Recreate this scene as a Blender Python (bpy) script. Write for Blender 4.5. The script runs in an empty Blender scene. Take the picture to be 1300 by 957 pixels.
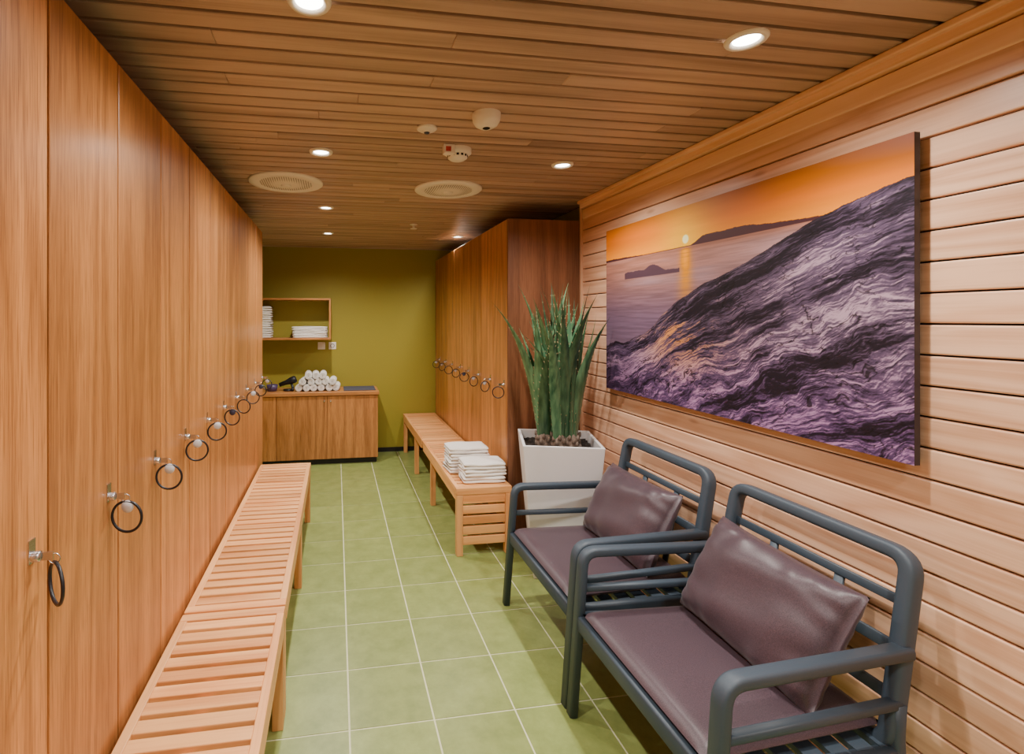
import bpy, math, random
import numpy as np
from mathutils import Vector, Matrix, Euler
random.seed(7)
rs = np.random.RandomState(11)

# ------------------------------------------------------------------ helpers
def lin(c):
    return tuple(((x/255)/12.92 if x/255 <= 0.04045 else ((x/255+0.055)/1.055)**2.4) for x in c)

class MB:
    def __init__(s):
        s.v=[]; s.f=[]; s.r=[]; s.m=[]; s.s=[]
    def add(s, verts, faces, mat=0, rnd=None, smooth=False, M=None):
        if rnd is None: rnd=random.random()
        o=len(s.v)
        for p in verts:
            p=Vector(p)
            if M is not None: p=M@p
            s.v.append(tuple(p)); s.r.append(rnd)
        for f in faces:
            s.f.append([i+o for i in f]); s.m.append(mat); s.s.append(smooth)
    def box(s, lo, hi, mat=0, rnd=None, M=None):
        x0,y0,z0=lo; x1,y1,z1=hi
        if x0>x1: x0,x1=x1,x0
        if y0>y1: y0,y1=y1,y0
        if z0>z1: z0,z1=z1,z0
        v=[(x0,y0,z0),(x1,y0,z0),(x1,y1,z0),(x0,y1,z0),(x0,y0,z1),(x1,y0,z1),(x1,y1,z1),(x0,y1,z1)]
        f=[(0,3,2,1),(4,5,6,7),(0,1,5,4),(1,2,6,5),(2,3,7,6),(3,0,4,7)]
        s.add(v,f,mat,rnd,False,M)
    def lathe(s, prof, n=32, mat=0, rnd=None, M=None, smooth=True):
        v=[];f=[]
        k=len(prof)
        for r,z in prof:
            for i in range(n):
                a=2*math.pi*i/n
                v.append((r*math.cos(a),r*math.sin(a),z))
        for j in range(k-1):
            for i in range(n):
                i2=(i+1)%n
                f.append((j*n+i,j*n+i2,(j+1)*n+i2,(j+1)*n+i))
        s.add(v,f,mat,rnd,smooth,M)
    def torus(s,R,r,n=36,m=10,mat=0,M=None):
        v=[];f=[]
        for i in range(n):
            a=2*math.pi*i/n
            for j in range(m):
                b=2*math.pi*j/m
                v.append(((R+r*math.cos(b))*math.cos(a),(R+r*math.cos(b))*math.sin(a),r*math.sin(b)))
        for i in range(n):
            for j in range(m):
                f.append((i*m+j,((i+1)%n)*m+j,((i+1)%n)*m+(j+1)%m,i*m+(j+1)%m))
        s.add(v,f,mat,None,True,M)
    def sweep(s, pts, nrm, w, t, closed=False, r=0.05, mat=0, seg=7):
        nrm=Vector(nrm).normalized(); P=[Vector(p) for p in pts]; path=[]
        n=len(P)
        for i in range(n):
            if not closed and i in (0,n-1):
                path.append(P[i]); continue
            a=P[i-1]; b=P[i]; c=P[(i+1)%n]
            d1=(a-b); d2=(c-b)
            l=min(r,d1.length*.48,d2.length*.48)
            p1=b+d1.normalized()*l; p2=b+d2.normalized()*l
            for k in range(seg+1):
                u=k/seg
                path.append(p1*(1-u)**2+b*2*u*(1-u)+p2*u*u)
        N=len(path); c=min(w,t)*.26
        sec=[(-w/2+c,-t/2),(w/2-c,-t/2),(w/2-c*.3,-t/2+c*.3),(w/2,-t/2+c),(w/2,t/2-c),(w/2-c*.3,t/2-c*.3),(w/2-c,t/2),(-w/2+c,t/2),(-w/2+c*.3,t/2-c*.3),(-w/2,t/2-c),(-w/2,-t/2+c),(-w/2+c*.3,-t/2+c*.3)]
        m=len(sec); v=[];f=[]
        for i in range(N):
            if closed: T=(path[(i+1)%N]-path[i-1])
            else: T=path[min(i+1,N-1)]-path[max(i-1,0)]
            T.normalize(); b=nrm.cross(T)
            for a_,c_ in sec: v.append(path[i]+nrm*a_+b*c_)
        for i in range(N if closed else N-1):
            for j in range(m):
                f.append((i*m+j,i*m+(j+1)%m,((i+1)%N)*m+(j+1)%m,((i+1)%N)*m+j))
        if not closed:
            f.append(tuple(range(m))[::-1]); f.append(tuple((N-1)*m+j for j in range(m)))
        s.add(v,f,mat,None,True)
    def obj(s,name,mats,parent=None,loc=(0,0,0),rot=(0,0,0),bevel=0,bseg=2,subsurf=0,wn=False):
        me=bpy.data.meshes.new(name)
        me.from_pydata(s.v,[],s.f)
        for m in mats: me.materials.append(m)
        me.polygons.foreach_set('material_index',s.m)
        me.polygons.foreach_set('use_smooth',s.s)
        at=me.attributes.new('rnd','FLOAT','POINT'); at.data.foreach_set('value',s.r)
        me.update()
        o=bpy.data.objects.new(name,me); bpy.context.collection.objects.link(o)
        o.location=loc; o.rotation_euler=rot
        if parent: o.parent=parent
        if bevel:
            b=o.modifiers.new('bev','BEVEL'); b.width=bevel; b.segments=bseg; b.limit_method='ANGLE'; b.angle_limit=math.radians(40)
        if subsurf:
            b=o.modifiers.new('sub','SUBSURF'); b.levels=subsurf; b.render_levels=subsurf
        return o

def empty(name,loc=(0,0,0),rot=(0,0,0)):
    e=bpy.data.objects.new(name,None); e.empty_display_size=.1
    bpy.context.collection.objects.link(e); e.location=loc; e.rotation_euler=rot
    return e
def T(x,y,z): return Matrix.Translation((x,y,z))
def RX(a): return Matrix.Rotation(math.radians(a),4,'X')
def RY(a): return Matrix.Rotation(math.radians(a),4,'Y')
def RZ(a): return Matrix.Rotation(math.radians(a),4,'Z')

# ------------------------------------------------------------------ materials
def newmat(name):
    m=bpy.data.materials.new(name); m.use_nodes=True
    nt=m.node_tree; b=nt.nodes['Principled BSDF']
    return m,nt,b
def plain(name,rgb,rough=.5,metal=0,spec=.5,noise_amt=.06,noise_scale=40,bump=0,coat=0,sheen=0):
    m,nt,b=newmat(name)
    c=lin(rgb)
    tc=nt.nodes.new('ShaderNodeTexCoord'); n=nt.nodes.new('ShaderNodeTexNoise')
    n.inputs['Scale'].default_value=noise_scale; n.inputs['Detail'].default_value=4
    nt.links.new(tc.outputs['Object'],n.inputs['Vector'])
    r=nt.nodes.new('ShaderNodeValToRGB')
    r.color_ramp.elements[0].position=.3; r.color_ramp.elements[1].position=.7
    r.color_ramp.elements[0].color=tuple(x*(1-noise_amt) for x in c)+(1,)
    r.color_ramp.elements[1].color=tuple(min(1,x*(1+noise_amt)) for x in c)+(1,)
    nt.links.new(n.outputs['Fac'],r.inputs[0]); nt.links.new(r.outputs[0],b.inputs['Base Color'])
    b.inputs['Roughness'].default_value=rough; b.inputs['Metallic'].default_value=metal
    b.inputs['Specular IOR Level'].default_value=spec
    b.inputs['Coat Weight'].default_value=coat
    b.inputs['Sheen Weight'].default_value=sheen
    if bump:
        bp=nt.nodes.new('ShaderNodeBump'); bp.inputs['Strength'].default_value=bump; bp.inputs['Distance'].default_value=.002
        nt.links.new(n.outputs['Fac'],bp.inputs['Height']); nt.links.new(bp.outputs[0],b.inputs['Normal'])
    return m
def wood(name,dark,light,axis,rough=.4,var=.25,ring=4.0,fine=.3,across=5.0,along=.5,coat=0,knots=0,spec=.5,pores=0):
    m,nt,b=newmat(name); N=nt.nodes; L=nt.links
    tc=N.new('ShaderNodeTexCoord'); at=N.new('ShaderNodeAttribute'); at.attribute_name='rnd'
    mul=N.new('ShaderNodeVectorMath'); mul.operation='MULTIPLY_ADD'
    comb=N.new('ShaderNodeCombineXYZ')
    for i in range(3): L.new(at.outputs['Fac'],comb.inputs[i])
    mul.inputs[1].default_value=(37,53,29)
    L.new(comb.outputs[0],mul.inputs[0]); L.new(tc.outputs['Object'],mul.inputs[2])
    def mapped(al,ac):
        mp=N.new('ShaderNodeMapping'); sc=[ac,ac,ac]; sc[axis]=al; mp.inputs['Scale'].default_value=sc
        L.new(mul.outputs[0],mp.inputs['Vector']); return mp.outputs[0]
    n1=N.new('ShaderNodeTexNoise'); n1.inputs['Scale'].default_value=1; n1.inputs['Detail'].default_value=2; n1.inputs['Distortion'].default_value=.3
    L.new(mapped(along,across),n1.inputs['Vector'])
    mm=N.new('ShaderNodeMath'); mm.operation='MULTIPLY'; mm.inputs[1].default_value=ring; L.new(n1.outputs['Fac'],mm.inputs[0])
    pp=N.new('ShaderNodeMath'); pp.operation='PINGPONG'; pp.inputs[1].default_value=.5; L.new(mm.outputs[0],pp.inputs[0])
    n2=N.new('ShaderNodeTexNoise'); n2.inputs['Scale'].default_value=1; n2.inputs['Detail'].default_value=5; n2.inputs['Roughness'].default_value=.65
    L.new(mapped(3,130),n2.inputs['Vector'])
    a1=N.new('ShaderNodeMath'); a1.operation='MULTIPLY_ADD'; a1.inputs[1].default_value=.75
    L.new(pp.outputs[0],a1.inputs[0])
    f2=N.new('ShaderNodeMath'); f2.operation='MULTIPLY'; f2.inputs[1].default_value=fine*2.4; L.new(n2.outputs['Fac'],f2.inputs[0])
    L.new(f2.outputs[0],a1.inputs[2])
    r=N.new('ShaderNodeValToRGB'); d=lin(dark); l=lin(light)
    r.color_ramp.elements[0].position=fine*.55; r.color_ramp.elements[0].color=d+(1,)
    r.color_ramp.elements[1].position=.32+fine*1.3; r.color_ramp.elements[1].color=l+(1,)
    L.new(a1.outputs[0],r.inputs[0])
    hs=N.new('ShaderNodeHueSaturation')
    v=N.new('ShaderNodeMapRange'); v.inputs['To Min'].default_value=1-var; v.inputs['To Max'].default_value=1+var
    L.new(at.outputs['Fac'],v.inputs['Value']); L.new(v.outputs[0],hs.inputs['Value'])
    L.new(r.outputs[0],hs.inputs['Color'])
    out=hs.outputs[0]
    def mult(out,fac,amount):
        mx=N.new('ShaderNodeMix'); mx.data_type='RGBA'; mx.blend_type='MULTIPLY'; mx.inputs[0].default_value=amount
        L.new(out,mx.inputs[6]); L.new(fac,mx.inputs[7]); return mx.outputs[2]
    if pores:
        n3=N.new('ShaderNodeTexNoise'); n3.inputs['Scale'].default_value=1; n3.inputs['Detail'].default_value=2
        L.new(mapped(9,420),n3.inputs['Vector'])
        pr=N.new('ShaderNodeValToRGB'); pr.color_ramp.elements[0].position=.36; pr.color_ramp.elements[0].color=(.45,.36,.28,1); pr.color_ramp.elements[1].position=.47; pr.color_ramp.elements[1].color=(1,1,1,1)
        L.new(n3.outputs['Fac'],pr.inputs[0]); out=mult(out,pr.outputs[0],pores)
    if knots:
        vo=N.new('ShaderNodeTexVoronoi'); vo.inputs['Scale'].default_value=1
        L.new(mapped(2.2,7),vo.inputs['Vector'])
        kr=N.new('ShaderNodeValToRGB'); kr.color_ramp.elements[0].position=.03; kr.color_ramp.elements[0].color=(.35,.22,.15,1); kr.color_ramp.elements[1].position=.10; kr.color_ramp.elements[1].color=(1,1,1,1)
        L.new(vo.outputs['Distance'],kr.inputs[0]); out=mult(out,kr.outputs[0],knots)
    L.new(out,b.inputs['Base Color'])
    b.inputs['Roughness'].default_value=rough; b.inputs['Coat Weight'].default_value=coat; b.inputs['Coat Roughness'].default_value=.25
    b.inputs['Specular IOR Level'].default_value=spec
    bp=N.new('ShaderNodeBump'); bp.inputs['Strength'].default_value=.15; bp.inputs['Distance'].default_value=.001
    L.new(n2.outputs['Fac'],bp.inputs['Height']); L.new(bp.outputs[0],b.inputs['Normal'])
    return m

OAK_D,OAK_L=(134,80,38),(204,138,78)
oak=wood('oak_veneer',OAK_D,OAK_L,2,rough=.40,var=.12,ring=7,across=4.5,along=.35,fine=.40,coat=.2,pores=.6)
oakx=wood('oak_veneer_x',OAK_D,OAK_L,0,rough=.4,var=.1,ring=5,fine=.35,pores=.5)
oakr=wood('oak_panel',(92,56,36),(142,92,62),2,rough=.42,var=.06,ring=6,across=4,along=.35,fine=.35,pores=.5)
BN_D,BN_L=(196,120,62),(234,172,110)
bench_m=[wood('bench_wood_%d'%a,BN_D,BN_L,a,rough=.4,var=.16,ring=3,across=9,along=.8,fine=.25) for a in range(3)]
wallw=wood('alder_panel',(210,154,118),(242,196,162),1,rough=.38,var=.11,ring=5,across=9,along=.7,fine=.22,knots=.45,coat=.2)
cornw=wood('alder_cornice',(222,168,128),(246,204,168),1,rough=.38,var=.05,ring=4,across=8,along=.5,fine=.2,coat=.2)
wallwz=wood('alder_panel_z',(204,148,112),(232,186,150),2,rough=.45,var=.1,ring=3,across=7,along=.5,fine=.2)
ceilw=wood('ceiling_wood',(140,114,98),(188,160,140),0,rough=.40,var=.13,ring=3,across=8,along=.5,fine=.22)
dark=plain('dark_gap',(12,8,6),.9)
toe=plain('toe_kick',(26,24,24),.5)
green=plain('olive_wall',(154,144,46),.6,noise_amt=.05,noise_scale=160,bump=.15)
cream=plain('plain_wall',(195,180,160),.6)
white=plain('white_plastic',(236,232,224),.4,noise_amt=.01)
potw=plain('white_lacquer',(236,234,236),.3,noise_amt=.01)
grout=plain('grout',(208,208,170),.8)
blackr=plain('black_rubber',(18,20,28),.4)
metal=plain('chrome',(205,205,210),.22,metal=1,noise_amt=.02)
towel=plain('towel_terry',(240,236,232),.95,noise_amt=.05,noise_scale=260,bump=.9,sheen=.3)
frame_m=plain('chair_resin',(58,71,84),.5,noise_amt=.03,noise_scale=200,bump=.1)
def fabric():
    m,nt,b=newmat('satin_fabric'); N=nt.nodes;L=nt.links
    tc=N.new('ShaderNodeTexCoord'); n=N.new('ShaderNodeTexNoise'); n.inputs['Scale'].default_value=420; n.inputs['Detail'].default_value=3
    L.new(tc.outputs['Object'],n.inputs['Vector'])
    r=N.new('ShaderNodeValToRGB'); r.color_ramp.elements[0].position=.3; r.color_ramp.elements[1].position=.7
    r.color_ramp.elements[0].color=lin((54,42,50))+(1,); r.color_ramp.elements[1].color=lin((88,70,80))+(1,)
    L.new(n.outputs['Fac'],r.inputs[0]); L.new(r.outputs[0],b.inputs['Base Color'])
    b.inputs['Roughness'].default_value=.40; b.inputs['Sheen Weight'].default_value=.12; b.inputs['Sheen Roughness'].default_value=.4
    bp=N.new('ShaderNodeBump'); bp.inputs['Strength'].default_value=.25; bp.inputs['Distance'].default_value=.001
    L.new(n.outputs['Fac'],bp.inputs['Height']); L.new(bp.outputs[0],b.inputs['Normal'])
    return m
fab=fabric()
def tilemat():
    m,nt,b=newmat('green_tile'); N=nt.nodes;L=nt.links
    tc=N.new('ShaderNodeTexCoord'); n=N.new('ShaderNodeTexNoise'); n.inputs['Scale'].default_value=9; n.inputs['Detail'].default_value=8; n.inputs['Roughness'].default_value=.7
    L.new(tc.outputs['Object'],n.inputs['Vector'])
    r=N.new('ShaderNodeValToRGB'); r.color_ramp.elements[0].position=.3; r.color_ramp.elements[1].position=.7
    r.color_ramp.elements[0].color=lin((118,132,70))+(1,); r.color_ramp.elements[1].color=lin((146,158,92))+(1,)
    L.new(n.outputs['Fac'],r.inputs[0])
    at=N.new('ShaderNodeAttribute'); at.attribute_name='rnd'
    v=N.new('ShaderNodeMapRange'); v.inputs['To Min'].default_value=.92; v.inputs['To Max'].default_value=1.08
    hs=N.new('ShaderNodeHueSaturation'); L.new(at.outputs['Fac'],v.inputs['Value']); L.new(v.outputs[0],hs.inputs['Value']); L.new(r.outputs[0],hs.inputs['Color'])
    L.new(hs.outputs[0],b.inputs['Base Color']); b.inputs['Roughness'].default_value=.36
    return m
tile_m=tilemat()
def emis(name,rgb,st):
    m,nt,b=newmat(name); b.inputs['Emission Color'].default_value=lin(rgb)+(1,); b.inputs['Emission Strength'].default_value=st
    b.inputs['Base Color'].default_value=lin(rgb)+(1,); return m
lamp_e=emis('lamp_glass',(255,246,230),18)
def grillmat():
    m,nt,b=newmat('perforated_grille'); N=nt.nodes;L=nt.links
    tc=N.new('ShaderNodeTexCoord'); vo=N.new('ShaderNodeTexVoronoi'); vo.inputs['Scale'].default_value=75; vo.inputs['Randomness'].default_value=0
    L.new(tc.outputs['Object'],vo.inputs['Vector'])
    r=N.new('ShaderNodeValToRGB'); r.color_ramp.elements[0].position=.30; r.color_ramp.elements[0].color=(.05,.045,.04,1); r.color_ramp.elements[1].position=.38; r.color_ramp.elements[1].color=lin((232,226,216))+(1,)
    L.new(vo.outputs['Distance'],r.inputs[0]); L.new(r.outputs[0],b.inputs['Base Color']); return m
grille=grillmat()

# ------------------------------------------------------------------ dimensions
H=2.40; XL=-1.16; XR=1.78; XW=1.72; YB=5.87; YF=-1.1
LX=-.59; LH=2.27; RX0=1.18; RY0=3.31

# floor
mb=MB()
mb.box((XL-.1,YF-.1,-.1),(XR+.1,YB+.1,-.002),0)
s=.33; g=.0036
i0=int(math.floor((XL-.05)/s))-1
x=.05+s*i0
while x<XR:
    y=2.24-s*11
    while y<YB:
        a=max(x+g,XL); b_=min(x+s-g,XR); c=max(y+g,YF); d=min(y+s-g,YB)
        if b_-a>.01 and d-c>.01: mb.box((a,c,-.01),(b_,d,0),1)
        y+=s
    x+=s
mb.obj('floor',[grout,tile_m])

# ceiling (boards run across the room)
mb=MB()
mb.box((XL-.1,YF-.1,H+.022),(XR+.1,YB+.1,H+.1),0)
y=YF; pitch=.0865
while y<YB:
    xx=XL-random.random()*2.4
    while xx<XR:
        l=random.choice([1.8,2.4,3.0])
        a=max(xx,XL); b_=min(xx+l,XR)
        if b_-a>.02: mb.box((a,y+.008,H),(b_-.0004,min(y+pitch-.008,YB),H+.0225),1)
        xx+=l
    y+=pitch
mb.obj('ceiling',[dark,ceilw],bevel=.0025,bseg=1)

# walls
mb=MB(); mb.box((XL-.1,YF,0),(XL,YB,H)); mb.obj('wall_left',[green])
mb=MB(); mb.box((XL-.1,YB,0),(XR+.1,YB+.1,H)); mb.obj('wall_back',[green])
mb=MB(); mb.box((XL-.1,YF-.1,0),(XR+.1,YF,H)); mb.obj('wall_front',[cream])
mb=MB(); mb.box((XR,YF,0),(XR+.1,YB,H),0)
bp_=.0915; z=.0
while z<H-.1:
    mb.box((XW,YF,z+.0028),(XR+.001,RY0-.03,min(z+bp_-.0028,H-.10)),1)
    z+=bp_
mb.box((XW+.018,YF,0),(XR,RY0-.03,H-.02),2)
mb.obj('wall_right',[green,wallw,dark],bevel=.007,bseg=2)
mb=MB(); mb.box((XW-.012,RY0-.032,0),(XR-.001,RY0-.006,H-.001),0); mb.obj('trim_1',[wallwz],bevel=.003)
mb=MB()
mb.box((XW-.006,YF,H-.125),(XR-.02,RY0-.034,H-.058),0); mb.box((XW-.026,YF,H-.054),(XR-.02,RY0-.034,H-.001),0); mb.box((XW-.046,YF,H-.024),(XR-.02,RY0-.034,H-.001),0)
mb.obj('trim_2',[cornw],bevel=.006,bseg=3)
mb=MB(); mb.box((XL,YB-.012,0),(RX0-.002,YB,.05)); mb.obj('baseboard_back',[toe])

# ------------------------------------------------------------------ locker keys
def key_set(mb,tag,spin=0,swing=0):
    mb.box((0,-.011,-.012),(.0025,.011,.034),0)
    M=RY(90)
    mb.lathe([(0,.018),(.009,.018),(.0105,.016),(.0105,0.001)],20,0,M=M)
    mb.box((.018,-.0015,-.008),(.040,.0015,.008),0)
    mb.torus(.010,.0013,20,6,0,M=T(.042,0,-.006)@RX(90))
    if tag:
        mb.lathe([(0,-.0015),(.016,-.0015),(.0165,0),(.016,.0015),(0,.0015)],24,2,M=T(.047,-.002,-.028)@RZ(spin)@RX(90))
    mb.torus(.040,.0036,40,8,1,M=T(.045,0,-.055)@RZ(spin)@RY(swing)@RX(90))

tag_m=plain('key_tag',(206,208,214),.4)
tag_b=plain('key_tag_dark',(50,58,86),.4)
def lockers(name,X,outdir,edges,handle_side,top,depth,mat_side,nearcap=False):
    e=empty(name,(X,edges[0],0))
    y0,y1=edges[0],edges[-1]
    def lx(v): return v*outdir
    mb=MB()
    mb.box((lx(-.026),.002,.11),(lx(-depth),y1-y0-.002,top),0)
    mb.obj('carcass',[dark],parent=e)
    mb=MB(); mb.box((lx(-.05),.01,0),(lx(-depth+.01),y1-y0-.01,.11)); mb.obj('toe_kick',[toe],parent=e)
    mb=MB()
    for a,b_ in zip(edges[:-1],edges[1:]):
        mb.box((lx(-.020),a-y0+.004,.12),(lx(0),b_-y0-.004,top),0)
    mb.obj('doors',[oak],parent=e,bevel=.0015,bseg=1)
    for i,(a,b_) in enumerate(zip(edges[:-1],edges[1:])):
        hy=(b_-.06 if handle_side>0 else a+.06)-y0
        mb=MB(); sp=random.uniform(-22,22); tg=(i*7)%5!=0
        if outdir>0 and i==4: sp=-48; tg=False
        if outdir>0 and i==5: tg=True
        key_set(mb,tg,spin=sp,swing=random.uniform(-8,8))
        mb.obj('lock_and_key_%d'%i,[metal,blackr,tag_m if i%3 or i==6 else tag_b],parent=e,loc=(0,hy,1.105),rot=(0,0,0 if outdir>0 else math.pi))
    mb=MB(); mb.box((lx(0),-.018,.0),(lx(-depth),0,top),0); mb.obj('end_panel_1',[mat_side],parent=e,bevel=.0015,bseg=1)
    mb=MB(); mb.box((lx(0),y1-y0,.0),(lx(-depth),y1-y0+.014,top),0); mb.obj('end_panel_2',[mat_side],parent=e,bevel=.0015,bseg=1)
    return e
edL=[1.135+.334*k for k in range(-5,10)]
lockers('locker_bank',LX,1,edL,1,LH,.55,oak)
n=8; y0=RY0+.018; w=(YB-.02-y0)/n
edR=[y0+w*k for k in range(n+1)]
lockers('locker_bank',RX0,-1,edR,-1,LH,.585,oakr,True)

# ------------------------------------------------------------------ benches
def bench(x0,x1,y0,y1,legs,end_slats=()):
    z=.45; e=empty('slatted_bench',((x0+x1)/2,(y0+y1)/2,0)); ox,oy=(x0+x1)/2,(y0+y1)/2
    a0,a1=x0-ox,x1-ox; b0,b1=y0-oy,y1-oy
    mb=MB()
    bw=.028; be=.045
    c0,c1=b0+be,b1-be
    L=c1-c0; n=round((L)/.064); p=L/n
    for i in range(n):
        mb.box((a0+bw-.001,c0+i*p+.009,z-.020),(a1-bw+.001,c0+(i+1)*p-.009,z-.001),0)
    mb.box((a0,b0+.002,z-.045),(a1,b0+be,z),0); mb.box((a0,b1-be,z-.045),(a1,b1-.002,z),0)
    mb.obj('seat_slats',[bench_m[0]],parent=e,bevel=.003)
    mb=MB()
    for xa,xb in ((a0,a0+bw),(a1-bw,a1)):
        mb.box((xa,b0+be,z-.085),(xb,b1-be,z),0)
    mb.box((-.02,b0+be,z-.06),(.02,b1-be,z-.0205),0)
    for yy in legs:
        mb.box((a0+bw,yy-oy-.012,z-.085),(a1-bw,yy-oy+.012,z-.0215),1)
    mb.obj('rails',[bench_m[1],bench_m[0]],parent=e,bevel=.003)
    mb=MB()
    for yy in legs:
        for xa,xb in ((a0+.003,a0+.045),(a1-.045,a1-.003)):
            c=min(max(yy-oy,b0+.026),b1-.026)
            mb.box((xa,c-.023,0),(xb,c+.023,z-.046),0)
    mb.obj('legs',[bench_m[2]],parent=e,bevel=.003)
    if end_slats:
        mb=MB()
        for k in range(5):
            zt=z-.052-k*.068
            mb.box((a0+.046,b0+.006,zt-.054),(a1-.046,b0+.028,zt),0)
        mb.obj('end_slats',[bench_m[0]],parent=e,bevel=.003)
    return e
bench(-.575,-.197,2.004,3.96,[2.03,2.98,3.93])
bench(-.575,-.197,.03,1.996,[.06,1.0,1.97])
bench(.783,1.165,3.19,4.52,[3.21,4.12],True)
bench(.783,1.165,4.526,5.84,[4.98,5.8])

# ------------------------------------------------------------------ back counter
e=empty('counter_cabinet',(0,5.42,0))
mb=MB(); mb.box((XL+.004,.02,.06),(.45,.43,.745),0); mb.obj('carcass',[oak],parent=e)
mb=MB(); mb.box((XL+.004,.05,0),(.44,.43,.06),0); mb.obj('plinth',[toe],parent=e)
mb=MB(); mb.box((XL+.004,-.015,.747),(.462,.436,.785),0); mb.obj('worktop',[oakx],parent=e,bevel=.003)
mb=MB(); 
for a,b_ in ((.435-.53,.448),(.435-1.06,.435-.537),(XL+.006,.435-1.067)): mb.box((a,.0,.065),(b_,.019,.742),0)
mb.obj('doors',[oak],parent=e,bevel=.002)
mb=MB()
for xx in (-.06,-.13): mb.lathe([(0,.022),(.008,.022),(.009,.018),(.004,.008),(.004,0)],16,0,M=T(xx,0,.69)@RX(90))
mb.obj('knobs',[metal],parent=e)

# shelf box with towels
e=empty('towel_shelf',(0,5.58,1.34))
mb=MB(); D=.286
mb.box((-1.1,0,0),(-.06,D,.02),0); mb.box((-1.1,0,.44),(-.06,D,.46),0)
mb.box((-.08,.0,.02),(-.06,D,.44),1); mb.box((-1.1,0,.02),(-1.08,D,.44),1)
mb.obj('box',[oakx,oak],parent=e,bevel=.002)

def folded(mb,cx,cy,z,w,d,t,layers=2,rot=0,mat=0):
    M=T(cx,cy,z)@RZ(rot)
    h=t/layers; ph=random.random()*9
    for k in range(layers):
        dd=d*(1-.03*random.random()); prof=[]
        for i in range(11):
            a=-math.pi/2+math.pi*i/10; prof.append((dd/2-h/2+h/2*math.cos(a)*1.35,h/2+h/2*math.sin(a)*1.02))
        for i in range(1,6): 
            u=i/6; prof.append((dd/2-h/2-u*(dd-h),h*(1+.0*u)))
        for i in range(11):
            a=math.pi/2+math.pi*i/10; prof.append((-dd/2+h/2+h/2*math.cos(a)*1.35,h/2+h/2*math.sin(a)*1.02))
        for i in range(1,6):
            u=i/6; prof.append((-dd/2+h/2+u*(dd-h),0))
        n=len(prof); v=[];f=[]; S=16
        for i in range(S+1):
            u=i/S; xx=-w/2+w*u; en=abs(2*u-1); sh=1-.45*(en**9)
            for y_,z_ in prof:
                sag=.0028*math.sin(u*8+k*2+y_*18+ph)*(1 if z_>h*.6 else .2)
                v.append((xx+.004*math.sin(y_*30+ph+k)*(en**4),y_*(1-.03*en**8)+.003*math.sin(u*9+ph),k*h+(z_-h/2)*sh+h/2+sag))
        for i in range(S):
            for j in range(n): f.append((i*n+j,i*n+(j+1)%n,(i+1)*n+(j+1)%n,(i+1)*n+j))
        f.append(tuple(range(n))[::-1]); f.append(tuple(S*n+j for j in range(n)))
        mb.add(v,f,mat,None,True,M)
def roll(mb,cx,cy,cz,r,l,rot=0,mat=0):
    M=T(cx,cy,cz)@RZ(rot)@RX(90)
    prof=[(0.004,l/2-.004)]
    for k in range(1,5):
        rr=r*k/4.6; prof+= [(rr-.003,l/2),(rr,l/2-.007),(rr+.003,l/2)]
    prof+=[(r*.97,l/2-.003),(r,l/2-.01),(r*1.01,0),(r,-l/2+.01),(r*.95,-l/2),(0,-l/2+.004)]
    mb.lathe(prof,26,mat,M=M)

mb=MB()
for i in range(3): folded(mb,1.0+random.uniform(-.008,.008),3.36,.4515+i*.046,.29,.20,.044,2,rot=random.uniform(-4,4))
for i in range(4): folded(mb,.955+random.uniform(-.008,.008),3.60,.4515+i*.046,.29,.20,.044,2,rot=random.uniform(-4,4))
mb.obj('towel_stack',[towel])
mb=MB()
for i in range(3): folded(mb,-.29,5.72,1.3615+i*.042,.38,.22,.041,2,rot=random.uniform(-2,2))
mb.obj('towel_stack',[towel])
mb=MB()
for i in range(7): folded(mb,-.87,5.72,1.3615+i*.05,.32,.22,.048,2,rot=random.uniform(-2,2))
mb.obj('towel_stack',[towel])
mb=MB(); r=.038
for row,nn in enumerate((6,5,3)):
    for i in range(nn):
        roll(mb,-.195+(i-(nn-1)/2)*.079+ (0 if row<2 else -.03),5.60+random.uniform(-.012,.012),.787+r+row*.065,r,.26,rot=random.uniform(-5,5))
mb.obj('rolled_towel_pile',[towel])
mb=MB(); mb.box((.08,5.47,.785),(.43,5.78,.795)); mb.obj('counter_mat',[plain('mat',(66,68,84),.7)],bevel=.003)
e=empty('hair_dryer',(-.52,5.58,.785))
mb=MB(); mb.lathe([(0,-.10),(.022,-.10),(.026,-.02),(.038,.03),(.040,.07),(.03,.09),(0,.092)],24,0,M=T(0,0,.10)@RY(70)); mb.obj('barrel',[blackr],parent=e)
mb=MB(); mb.sweep([(.03,0,.09),(.05,-.01,.04),(.05,-.06,.014)],(1,0,0),.028,.026,r=.03); mb.obj('handle',[blackr],parent=e)
mb=MB(); mb.lathe([(.05,.0),(.055,.01),(.05,.02),(.012,.022),(0,.022)],24,0); mb.obj('base',[blackr],parent=e)
mb=MB(); mb.lathe([(0,0),(.05,0),(.06,.07),(.057,.07),(.048,.006),(0,.006)],24,0); mb.obj('amenity_bowl',[plain('bowl_purple',(74,60,98),.4)],loc=(-.69,5.58,.785))

for xx in (-.17,-.045):
    e=empty('wall_socket',(xx,YB,1.26))
    mb=MB(); mb.box((-.042,-.008,-.042),(.042,0,.042)); mb.obj('plate',[white],parent=e,bevel=.003)
    mb=MB(); mb.lathe([(0,.004),(.018,.004),(.02,.012),(.024,.012)],20,0,M=RX(90)); mb.obj('insert',[white if xx<-.1 else tag_b],parent=e)

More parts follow.
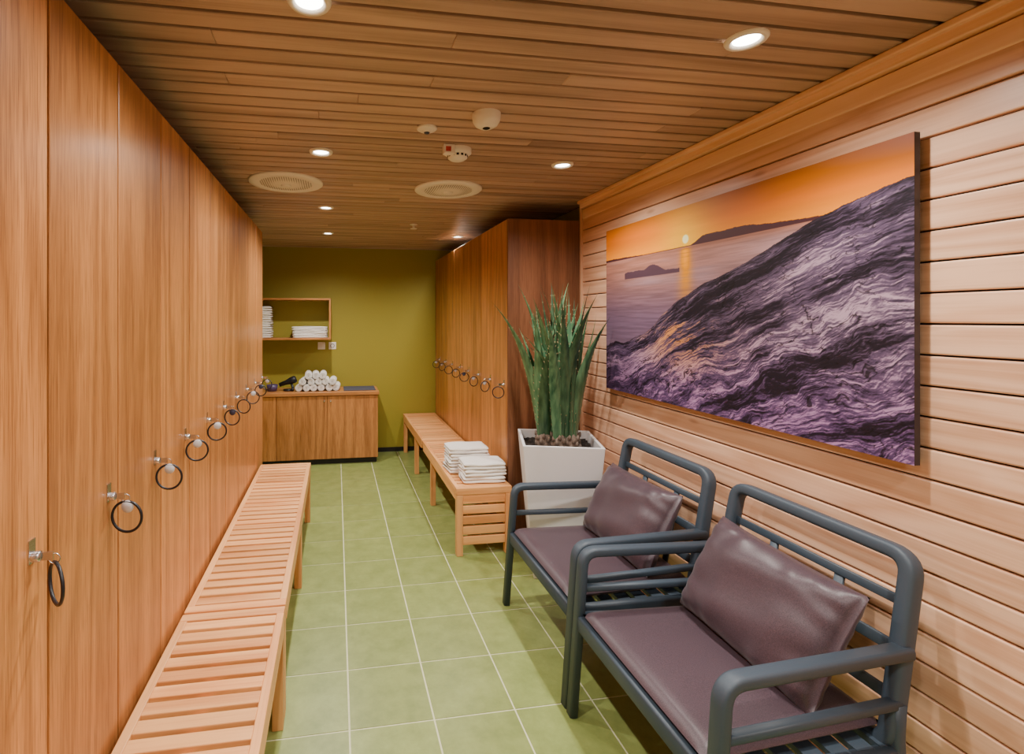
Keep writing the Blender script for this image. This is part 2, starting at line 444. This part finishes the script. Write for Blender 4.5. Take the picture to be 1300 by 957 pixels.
# ------------------------------------------------------------------ ceiling fittings
lamps=[(-.07,1.32,92),(-.075,2.50,96),(-.076,3.74,112),(-.08,4.85,112),(1.2,1.30,96),(1.2,2.51,104),(1.2,4.85,112),(-.07,.12,86),(1.2,.10,82),(.55,-.7,78)]  # closing entries, by and behind the camera, are unseen lamps added as fill
for i,(lx_,ly_,en) in enumerate(lamps):
    e=empty('downlight',(lx_,ly_,H))
    mb=MB(); mb.lathe([(.034,-.0),(.038,-.004),(.044,-.010),(.054,-.009),(.058,-.003),(.058,.0)],36,0); mb.obj('trim_ring',[white],parent=e)
    mb=MB(); mb.lathe([(.038,-.002),(.02,-.0045),(0,-.005)],28,0); mb.obj('lens',[lamp_e],parent=e)
    L=bpy.data.lights.new('spot','SPOT'); L.energy=en; L.color=(1,.94,.855); L.spot_size=math.radians(156); L.spot_blend=1.0; L.shadow_soft_size=.03
    o=bpy.data.objects.new('lamp_source',L); bpy.context.collection.objects.link(o); o.parent=e; o.location=(0,0,-.014)
for (xx,yy,rr) in ((-.30,3.09,.22),(.706,3.10,.215)):
    e=empty('ceiling_speaker',(xx,yy,H))
    mb=MB(); mb.lathe([(rr,0),(rr,-.006),(rr*.97,-.011),(rr*.72,-.014),(rr*.70,-.010)],56,0); mb.obj('rim',[white],parent=e)
    mb=MB(); mb.lathe([(rr*.71,-.011),(rr*.4,-.017),(.028,-.020)],56,0); mb.obj('grille',[grille],parent=e)
    mb=MB(); mb.lathe([(.03,-.019),(.03,-.025),(.02,-.028),(0,-.028)],24,0); mb.obj('hub',[white],parent=e)
def detector(name,x,y,prof,extra=None):
    e=empty(name,(x,y,H)); mb=MB(); mb.lathe(prof,36,0)
    mb.obj('body',[white],parent=e)
    if extra: extra(e)
def ex1(e):
    mb=MB()
    for k in range(14):
        a=2*math.pi*k/14
        mb.box((.043,-.006,-.040),(.050,.006,-.030),0,M=RZ(math.degrees(a)))
    mb.obj('vents',[dark],parent=e)
    mb=MB(); mb.box((-.085,-.04,-.045),(-.03,-.075,0),0); mb.obj('label_box',[white],parent=e,bevel=.004)
    mb=MB(); mb.box((-.075,-.0755,-.035),(-.05,-.076,-.012),0); mb.obj('label',[plain('red_label',(190,60,50),.5)],parent=e)
detector('smoke_detector',.587,2.37,[(.068,0),(.068,-.02),(.058,-.026),(.050,-.030),(.048,-.042),(.034,-.052),(0,-.054)],ex1)
detector('motion_sensor',.60,1.94,[(.058,0),(.058,-.012),(.055,-.03),(.045,-.046),(.028,-.056),(.012,-.058),(0,-.058)],lambda e:[(lambda m:(m.lathe([(.017,-.0565),(.012,-.060),(0,-.061)],20,0),m.obj('eye',[dark],parent=e)))(MB())])
detector('ceiling_sensor',.388,2.12,[(.044,0),(.044,-.006),(.036,-.012),(.02,-.014),(.018,-.02),(0,-.022)],lambda e:[(lambda m:(m.lathe([(.013,-.0205),(.010,-.026),(0,-.027)],20,0),m.obj('lens',[tag_b],parent=e)))(MB())])
detector('sprinkler_head',.67,4.3,[(.035,0),(.034,-.006),(.012,-.010),(.009,-.03),(.009,-.034),(.03,-.036),(.03,-.039),(0,-.040)])

# ------------------------------------------------------------------ picture
def vnoise(x,y,seed):
    r=np.random.RandomState(seed).rand(256,256)
    xi=np.floor(x).astype(int); yi=np.floor(y).astype(int); fx=x-xi; fy=y-yi
    fx=fx*fx*(3-2*fx); fy=fy*fy*(3-2*fy)
    g=lambda a,b: r[a%256,b%256]
    return (g(xi,yi)*(1-fx)+g(xi+1,yi)*fx)*(1-fy)+(g(xi,yi+1)*(1-fx)+g(xi+1,yi+1)*fx)*fy
def fbm(x,y,seed,oct=5,gain=.55):
    t=0;a=1;n=0
    for o in range(oct):
        t=t+a*vnoise(x*2**o,y*2**o,seed+o); n+=a; a*=gain
    return t/n
def sst(a,b,x):
    t=np.clip((x-a)/(b-a),0,1); return t*t*(3-2*t)
NU,NV=900,530
U,V=np.meshgrid(np.linspace(0,1,NU),np.linspace(0,1,NV)); 
asp=1.68/.98
def C(r,g,b): return np.array([r,g,b],float)[None,None,:]
def mix(a,b,t): return a*(1-t[...,None])+b*t[...,None]
hz=.80
sky=mix(C(250,150,18)+0*U[...,None],C(222,118,28),sst(hz,.91,V))
sky=mix(sky,C(168,102,52),sst(.90,1.03,V+.05*U-.02))
sky=mix(sky,C(140,94,84),sst(.65,1.1,U)*sst(.88,1.0,V))
sd=np.sqrt(((U-.425)*asp)**2+((V-.835)*1.0)**2)
sky=mix(sky,C(255,188,24),np.exp(-(sd/.19)**2)*.95)
cl=fbm(U*4,V*26,5); sky=sky*(1+.10*(cl-.5)[...,None])
sky=mix(sky,C(255,252,200),1-sst(.018,.028,sd))
sea=mix(C(164,118,104)+0*U[...,None],C(110,90,110),sst(.0,.40,hz-V))
sea=mix(sea,C(182,154,164),sst(.25,.95,U+.2*(V-.6))*sst(.0,.05,hz-V)*.8)
wv=fbm(U*10,V*150,21,4); sea=sea*(1+.40*(wv-.5)[...,None])
sea=mix(sea,C(172,150,164),sst(.50,.9,fbm(U*3+2,V*14,31))*.5)
glow=np.exp(-((U-.425)/(.018+.05*(hz-V)))**2)*sst(.0,.02,hz-V)
sea=mix(sea,C(255,168,50),np.clip(glow*(.5+.8*wv)*(1-sst(.0,.3,hz-V)*.7),0,1))
img=np.where((V>hz)[...,None],sky,sea)
isl=hz+.034*sst(.44,.50,U)*sst(.86,.55,U)*(.6+.8*fbm(U*14,U*0,41))+.016*sst(.30,.0,U)*(.5+fbm(U*20,U*0,43))*0.6+.008*sst(.5,.6,U)
img=mix(img,C(74,46,50),((V<isl)&(V>hz-.003)).astype(float))
sk=.688+.04*np.exp(-((U-.27)/.05)**2)+.02*np.exp(-((U-.16)/.05)**2)+.016*fbm(U*30,U*0,47)
m_=((V<sk)&(V>.675)&(U>.12)&(U<.40)).astype(float)
img=mix(img,C(72,54,66),m_*.9)
ru=np.array([0,.06,.12,.18,.23,.28,.32,.38,.45,.53,.64,.72,.80,.88,.94,1.0]); rv=np.array([.27,.30,.30,.33,.35,.40,.46,.52,.575,.62,.675,.735,.785,.825,.85,.87])
ridge=np.interp(U,ru,rv)+.022*(fbm(U*16,U*0+3,51)-.5)+.03*sst(.30,.1,U)*(fbm(U*24,U*0+3,53)-.5)
rock=(V<ridge)
dep=ridge-V
# upper smooth slabs follow the ridge; lower/left area breaks into boulders and folds
warp=fbm(U*1.8,V*1.8,61,2)-.5; w2=fbm(U*5*asp,V*5,63,4)-.5
S_=( U*asp*math.cos(.38)+V*math.sin(.38))
brk=sst(.12,.45,dep+.25*w2)
Q=dep*(1+.35*U)+.13*warp+(.05+.16*brk)*w2
n1=fbm(S_*2.2+2*warp,Q*16,71,6,.64); n2=1-np.abs(2*fbm(S_*3.2+brk*w2*2,Q*11,81,6,.6)-1); n3=fbm(S_*34,Q*90,91,4,.7); n4=fbm(S_*1.8,Q*60,93,3)
b1=1-np.abs(2*fbm(U*asp*7,V*10,85,6,.6)-1)
big=fbm(S_*2.0,Q*5,97,3)
sh=.55*n1+.30*n2+.22*(n3-.5)+.18*(n4-.5)+.55*(big-.5)+brk*.30*(b1-.6)
rel=n1+.6*n2+.5*big+brk*.7*b1
gy=np.gradient(rel,axis=0)-.5*np.gradient(rel,axis=1); gy=gy/np.percentile(np.abs(gy[rock]),95)
sh=sh+.17*np.clip(gy,-1.2,1.2)
lo,hi=np.percentile(sh[rock],3),np.percentile(sh[rock],98)
sh=np.clip((sh-lo)/(hi-lo),0,1)
col=mix(C(30,25,34)+0*U[...,None],C(92,80,100),sst(.10,.55,sh)); col=mix(col,C(190,168,182),sst(.52,1.0,sh))
low=sst(.45,.0,V)
col=col*(C(1.0,.97,1.0)*(1-low[...,None])+C(.98,.87,1.05)*low[...,None])
col=col*(1-.25*sst(.35,.0,U)*sst(.42,.1,V))[...,None]
col=mix(col,C(230,156,92),sst(.45,.85,sh)*np.exp(-((U-.40)/.15)**2)*np.exp(-((V-.36)/.15)**2)*.9)
crk=np.abs(fbm(S_*3.0,Q*8,101,6)-.5); col=col*(.35+.65*sst(.0,.014,crk))[...,None]
crk=np.abs(fbm(U*7,V*11,107,6)-.5); col=col*(.5+.5*sst(.0,.010,crk))[...,None]
img=np.where(rock[...,None],col,img)
edge=np.exp(-((ridge-V)/.010)**2)*rock; img=mix(img,C(60,46,54),edge*.4)
img=np.clip(img,0,255)/255.
linimg=np.where(img<=.04045,img/12.92,((img+.055)/1.055)**2.4)
PY0,PY1,PZ0,PZ1=2.89,1.21,1.14,2.12; PXF=XW-.045
e=empty('framed_photo_print',(PXF,(PY0+PY1)/2,(PZ0+PZ1)/2))
me=bpy.data.meshes.new('print')
co=np.zeros((NV,NU,3),np.float32); co[...,0]=-.0006; co[...,1]=(PY0-PY1)*(.5-U); co[...,2]=(PZ1-PZ0)*(V-.5)
idx=np.arange(NU*NV).reshape(NV,NU)
q=np.stack([idx[:-1,:-1],idx[:-1,1:],idx[1:,1:],idx[1:,:-1]],-1).reshape(-1,4)
me.vertices.add(NU*NV); me.vertices.foreach_set('co',co.ravel())
me.loops.add(q.size); me.loops.foreach_set('vertex_index',q.ravel().astype(np.int32))
me.polygons.add(len(q)); me.polygons.foreach_set('loop_start',(np.arange(len(q))*4).astype(np.int32)); me.polygons.foreach_set('loop_total',np.full(len(q),4,np.int32))
me.update(calc_edges=True)
ca=me.color_attributes.new('pic','FLOAT_COLOR','POINT')
ca.data.foreach_set('color',np.concatenate([linimg,np.ones((NV,NU,1))],-1).astype(np.float32).ravel())
m,nt,b=newmat('photo_print'); at=nt.nodes.new('ShaderNodeAttribute'); at.attribute_name='pic'
hs=nt.nodes.new('ShaderNodeHueSaturation'); hs.inputs['Saturation'].default_value=1.12; hs.inputs['Value'].default_value=.88
nt.links.new(at.outputs['Color'],hs.inputs['Color']); nt.links.new(hs.outputs[0],b.inputs['Base Color']); b.inputs['Roughness'].default_value=.5; b.inputs['Specular IOR Level'].default_value=.3
me.materials.append(m); o=bpy.data.objects.new('print',me); bpy.context.collection.objects.link(o); o.parent=e
mb=MB(); hy=(PY0-PY1)/2; hz_=(PZ1-PZ0)/2
mb.box((0,-hy,-hz_),(.02,hy,hz_),0)
for a in (-hy+.15,hy-.15): mb.box((.02,a-.03,hz_-.30),(.0448,a+.03,hz_-.1),0); mb.box((.02,a-.03,-hz_+.1),(.0448,a+.03,-hz_+.3),0)
mb.obj('backing_panel',[plain('panel_edge',(44,36,44),.5)],parent=e)

# ------------------------------------------------------------------ armchairs
def pillow_mesh(mb,w,h,t,M,seed=0,mat=0):
    n=48; v=[];f=[]
    def sgn(side):
        for j in range(n+1):
            for i in range(n+1):
                a=-1+2*i/n; b=-1+2*j/n
                a_=math.copysign(abs(a)**.8,a); b_=math.copysign(abs(b)**.8,b)
                prof=max(0,(1-abs(a)**3.2))**.55*max(0,(1-abs(b)**3.2))**.55
                x=a_*w/2*(1-.05*(1-abs(b)**2)*abs(a)**3); z=b_*h/2*(1-.05*(1-abs(a)**2)*abs(b)**3)
                wr=.007*math.sin(7*a+4*b+seed)*math.sin(4*b-3*a+seed*2)*prof + .006*math.sin(26*a*(.4+.6*abs(b))+seed)*(abs(b)**3)*prof+.006*math.sin(20*b*(.4+.6*abs(a))+seed)*abs(a)**3*prof
                v.append((side*(t/2*prof+wr),x,z))
    sgn(-1); sgn(1); N=(n+1)*(n+1)
    for j in range(n):
        for i in range(n):
            p=j*(n+1)+i
            f.append((p,p+n+1,p+n+2,p+1)); f.append((N+p,N+p+1,N+p+n+2,N+p+n+1))
    r=[i for i in range(n+1)]+[ (j*(n+1)+n) for j in range(1,n+1)]+[n*(n+1)+i for i in range(n-1,-1,-1)]+[j*(n+1) for j in range(n-1,0,-1)]
    for k in range(len(r)):
        a=r[k];b=r[(k+1)%len(r)]; f.append((a,b,N+b,N+a))
    mb.add(v,f,mat,None,True,M)
def armchair(loc,rotz,seed):
    e=empty('armchair',loc,(0,0,rotz))
    yF,yB=.362,.326
    def yy_(x): return yF+(yB-yF)*((x+.34)/.64)
    mb=MB()
    for sy in (-1,1):
        n=(sy*(yF-yB)/.64,1,0)
        P=lambda x,z:(x,sy*yy_(x),z)
        mb.sweep([P(-.365,0),P(-.318,.644),P(.288,.640)],n,.046,.034,r=.055)
        mb.sweep([P(-.333,.50),P(.255,.50)],n,.03,.024)
        mb.sweep([P(-.337,.375),P(.25,.355)],n,.036,.055)
        mb.sweep([P(.34,0),P(.245,.37),P(.255,.50)],n,.036,.036,r=.1)
    mb.obj('side_frames',[frame_m],parent=e)
    mb=MB()
    bx0,bz0,bx1,bz1=.235,.375,.335,.888
    nn=Vector((bz1-bz0,0,-(bx1-bx0))).normalized()
    yb=.322
    mb.sweep([(bx0,-yb,bz0),(bx1,-yb+.012,bz1),(bx1,yb-.012,bz1),(bx0,yb,bz0)],nn,.050,.042,closed=True,r=.055)
    def bp(t): return bx0+(bx1-bx0)*t, bz0+(bz1-bz0)*t
    for t in (.25,.50,.75):
        a,c=bp(t); mb.sweep([(a+.004,-yb+.01,c),(a+.004,yb-.01,c)],nn,.014,.035 if t<.7 else .028)
    a,c=bp(0.02); a2,c2=bp(.75)
    for yy in (-.12,.12): mb.sweep([(a+.006,yy,c),(a2+.006,yy,c2)],(0,1,0),.03,.012)
    mb.obj('back_frame',[frame_m],parent=e)
    mb=MB()
    mb.sweep([(-.337,-yF,.37),(-.337,yF,.37)],(1,0,0),.03,.06)
    mb.sweep([(.235,-yB,.36),(.235,yB,.36)],(1,0,0),.03,.05)
    for k in range(7):
        xx=-.27+k*.078; mb.box((xx,-yy_(xx+.055),.372),(xx+.055,yy_(xx+.055),.388),0)
    mb.obj('seat_base',[frame_m],parent=e)
    mb=MB()
    NX,NY=24,24; hx,hy2,t=.295,.322,.055; v=[];f=[]
    def pr(a): return (1-abs(a)**14)
    for side in (0,1):
        for j in range(NY+1):
            for i in range(NX+1):
                a=-1+2*i/NX; b=-1+2*j/NY
                a=math.copysign(abs(a)**.7,a); b=math.copysign(abs(b)**.7,b)
                p=max(0,pr(a)*pr(b))**.5
                zz=.389+ (t/2 + (t/2+.004*(1-a*a)*(1-b*b))*p if side else t/2-(t/2)*p)
                v.append((a*hx-.045,b*(hy2-.012-.016*a),zz))
    N=(NX+1)*(NY+1)
    for j in range(NY):
        for i in range(NX):
            p=j*(NX+1)+i
            f.append((N+p,N+p+1,N+p+NX+2,N+p+NX+1)); f.append((p,p+NX+1,p+NX+2,p+1))
    mb.add(v,f,0,None,True)
    mb.obj('seat_cushion',[fab],parent=e)
    mb=MB(); pillow_mesh(mb,.56,.385,.17,T(.135,0,.61)@RY(28)@RX(seed*1.5-1),seed)
    mb.obj('back_pillow',[fab],parent=e)
    return e
armchair((1.29,2.262,0),math.radians(0),0)
armchair((1.29,1.487,0),math.radians(0),2)

# ------------------------------------------------------------------ planter + agave
PR=math.radians(-17)
e=empty('potted_agave',(1.385,2.96,0),(0,0,PR))
mb=MB()
def sq(h,z): return [(-h,-h,z),(h,-h,z),(h,h,z),(-h,h,z)]
v=sq(.165,0)+sq(.235,.82)+sq(.217,.82)+sq(.205,.70)
f=[(3,2,1,0)]
for a in (0,4,8):
    for i in range(4): f.append((a+i,a+(i+1)%4,a+4+(i+1)%4,a+4+i))
f.append((12,13,14,15))
mb.add(v,f,0); mb.obj('pot',[potw],parent=e,bevel=.004)
mb=MB()
ng=24; v=[];f=[]
for j in range(ng+1):
    for i in range(ng+1):
        v.append((-.208+.416*i/ng,-.208+.416*j/ng,.765+random.uniform(-.008,.01)))
for j in range(ng):
    for i in range(ng):
        p=j*(ng+1)+i; f.append((p,p+1,p+ng+2,p+ng+1))
mb.add(v,f,0,None,False); mb.obj('soil',[plain('soil',(52,44,40),.95,noise_amt=.5,noise_scale=90)],parent=e)
mb=MB()
for k in range(26):
    a=random.random()*6.28; rr=random.uniform(.05,.17); s_=random.uniform(.015,.03)
    prof=[(0,-.5),(.6,-.4),(1,0),(.7,.5),(.3,.9),(0,1)]
    mb.lathe([(r_*s_,z_*s_) for r_,z_ in prof],8,0,M=T(rr*math.cos(a),rr*math.sin(a),.775)@RX(random.uniform(-30,30))@RY(random.uniform(-30,30)))
mb.obj('pebbles',[plain('pebbles',(96,84,78),.8,noise_amt=.3)],parent=e)
def leafmat():
    m,nt,b=newmat('agave_leaf'); N=nt.nodes;L=nt.links
    tc=N.new('ShaderNodeTexCoord'); n=N.new('ShaderNodeTexNoise'); mp=N.new('ShaderNodeMapping'); mp.inputs['Scale'].default_value=(45,45,5)
    L.new(tc.outputs['Object'],mp.inputs[0]); L.new(mp.outputs[0],n.inputs['Vector']); n.inputs['Scale'].default_value=1; n.inputs['Detail'].default_value=4
    r=N.new('ShaderNodeValToRGB'); r.color_ramp.elements[0].position=.3; r.color_ramp.elements[1].position=.75
    r.color_ramp.elements[0].color=lin((36,80,54))+(1,); r.color_ramp.elements[1].color=lin((104,144,104))+(1,)
    L.new(n.outputs['Fac'],r.inputs[0])
    at=N.new('ShaderNodeAttribute'); at.attribute_name='rnd'
    v=N.new('ShaderNodeMapRange'); v.inputs['To Min'].default_value=.55; v.inputs['To Max'].default_value=1.4
    hs=N.new('ShaderNodeHueSaturation'); L.new(at.outputs['Fac'],v.inputs['Value']); L.new(v.outputs[0],hs.inputs['Value']); L.new(r.outputs[0],hs.inputs['Color'])
    L.new(hs.outputs[0],b.inputs['Base Color']); b.inputs['Roughness'].default_value=.34
    return m
leaf=leafmat(); thorn=plain('leaf_thorn',(160,146,108),.6)
mb=MB(); mt=MB(); ms=MB()
stems=[(-.09,-.04),(.06,-.06),(-.01,.05),(.09,.04),(.0,-.07)]
for si,(sx,sy) in enumerate(stems):
    mt.lathe([(.0,.75),(.035,.76),(.05,.79),(.045,.83),(.03,.86),(0,.87)],12,0,M=T(sx,sy,0))
    for k in range(18):
        a=k*2.4; zz=.77+k*.0045
        mt.lathe([(0,.03),(.008,.02),(.014,.0),(0,-.01)],6,0,M=T(sx+.044*math.cos(a),sy+.044*math.sin(a),zz)@RZ(math.degrees(a))@RY(20))
    nl=10
    for k in range(nl):
        az=k*2.39996+si*1.1; tier=k/nl
        lean=math.radians(4+16*(1-tier)+random.uniform(-2,2))
        Lh=random.uniform(.78,1.04) if k>2 else random.uniform(.62,.92)
        dx,dy=math.cos(az),math.sin(az)
        wdx=dx*math.cos(PR)-dy*math.sin(PR); wdy=dx*math.sin(PR)+dy*math.cos(PR)
        if wdx>.1: lean*=.80
        if wdy>.2: lean*=.60
        W=random.uniform(.027,.038); n=34; v=[];f=[]
        side=Vector((-dy,dx,0)); out=Vector((dx,dy,0))
        rot=random.uniform(-.8,.8)
        for i in range(n+1):
            t=i/n
            ang=lean*(.45+.75*t*t)
            cpos=Vector((sx,sy,.80))+out*(.02+Lh*t*math.sin(ang)*1.05)+Vector((0,0,Lh*t*math.cos(ang)))
            wdt=W*(.55+1.0*math.sin(math.pi*min(1,t*.95+.12))**.8*.65)*(1 if t<.45 else max(.02,1-((t-.45)/.55)**1.4))
            s2=(side*math.cos(rot)+out*math.sin(rot)); o2=(out*math.cos(rot)-side*math.sin(rot))
            for a_,d_ in ((-1,.35),(-.5,.1),(0,0),(.5,.1),(1,.35)):
                v.append(cpos+s2*(wdt*a_)-o2*(wdt*d_))
            if i%2 and .1<t<.93:
                for sg in (-1,1):
                    p=cpos+s2*(wdt*sg)-o2*(wdt*.35)
                    up=Vector((0,0,.005))
                    ms.add([p-up,p+up,p+s2*(sg*.007)+up*1.4,p-o2*.002],[(0,1,2),(1,3,2),(3,0,2)],0)
        for i in range(n):
            for j in range(4): f.append((i*5+j,i*5+j+1,(i+1)*5+j+1,(i+1)*5+j))
        o_=len(v)
        for i in range(n+1):
            t=i/n
            for j in range(5):
                p=v[i*5+j]; th=.006*(1-t)*(1-abs(j-2)/2)
                v.append(p+(out*math.cos(rot)-side*math.sin(rot))*th)
        for i in range(n):
            for j in range(4): f.append((o_+i*5+j,o_+(i+1)*5+j,o_+(i+1)*5+j+1,o_+i*5+j+1))
        mb.add(v,f,0,None,True)
cz,sz=math.cos(PR),math.sin(PR)
def clampv(B):
    out=[]
    for p in B.v:
        X=1.385+cz*p[0]-sz*p[1]; Y=2.96+sz*p[0]+cz*p[1]
        if X>1.60: X=1.60+.07*(1-math.exp(-(X-1.60)/.07))
        if Y>3.20: Y=3.20+.07*(1-math.exp(-(Y-3.20)/.07))
        dx=X-1.385; dy=Y-2.96
        out.append((cz*dx+sz*dy,-sz*dx+cz*dy,p[2]))
    B.v=out
clampv(mb); clampv(ms)
mb.obj('leaves',[leaf],parent=e)
ms.obj('thorns',[thorn],parent=e)
mt.obj('stem_bases',[plain('stem_scale',(120,104,92),.7,noise_amt=.25)],parent=e)

# ------------------------------------------------------------------ world + camera
w=bpy.data.worlds.new('World'); bpy.context.scene.world=w; w.use_nodes=True
w.node_tree.nodes['Background'].inputs[0].default_value=(.9,.8,.7,1); w.node_tree.nodes['Background'].inputs[1].default_value=.3
f=630.; px,py=526.,405.; vpx=427.
cam=bpy.data.cameras.new('camera'); cam.sensor_fit='HORIZONTAL'; cam.sensor_width=36; cam.lens=f/1300*36
cam.shift_x=(650-px)/1300; cam.shift_y=-(478.5-py)/1300; cam.clip_start=.02
co_=bpy.data.objects.new('camera',cam); bpy.context.collection.objects.link(co_)
co_.location=(0,0,1.57); co_.rotation_euler=(math.pi/2,0,-math.atan((px-vpx)/f))
bpy.context.scene.camera=co_
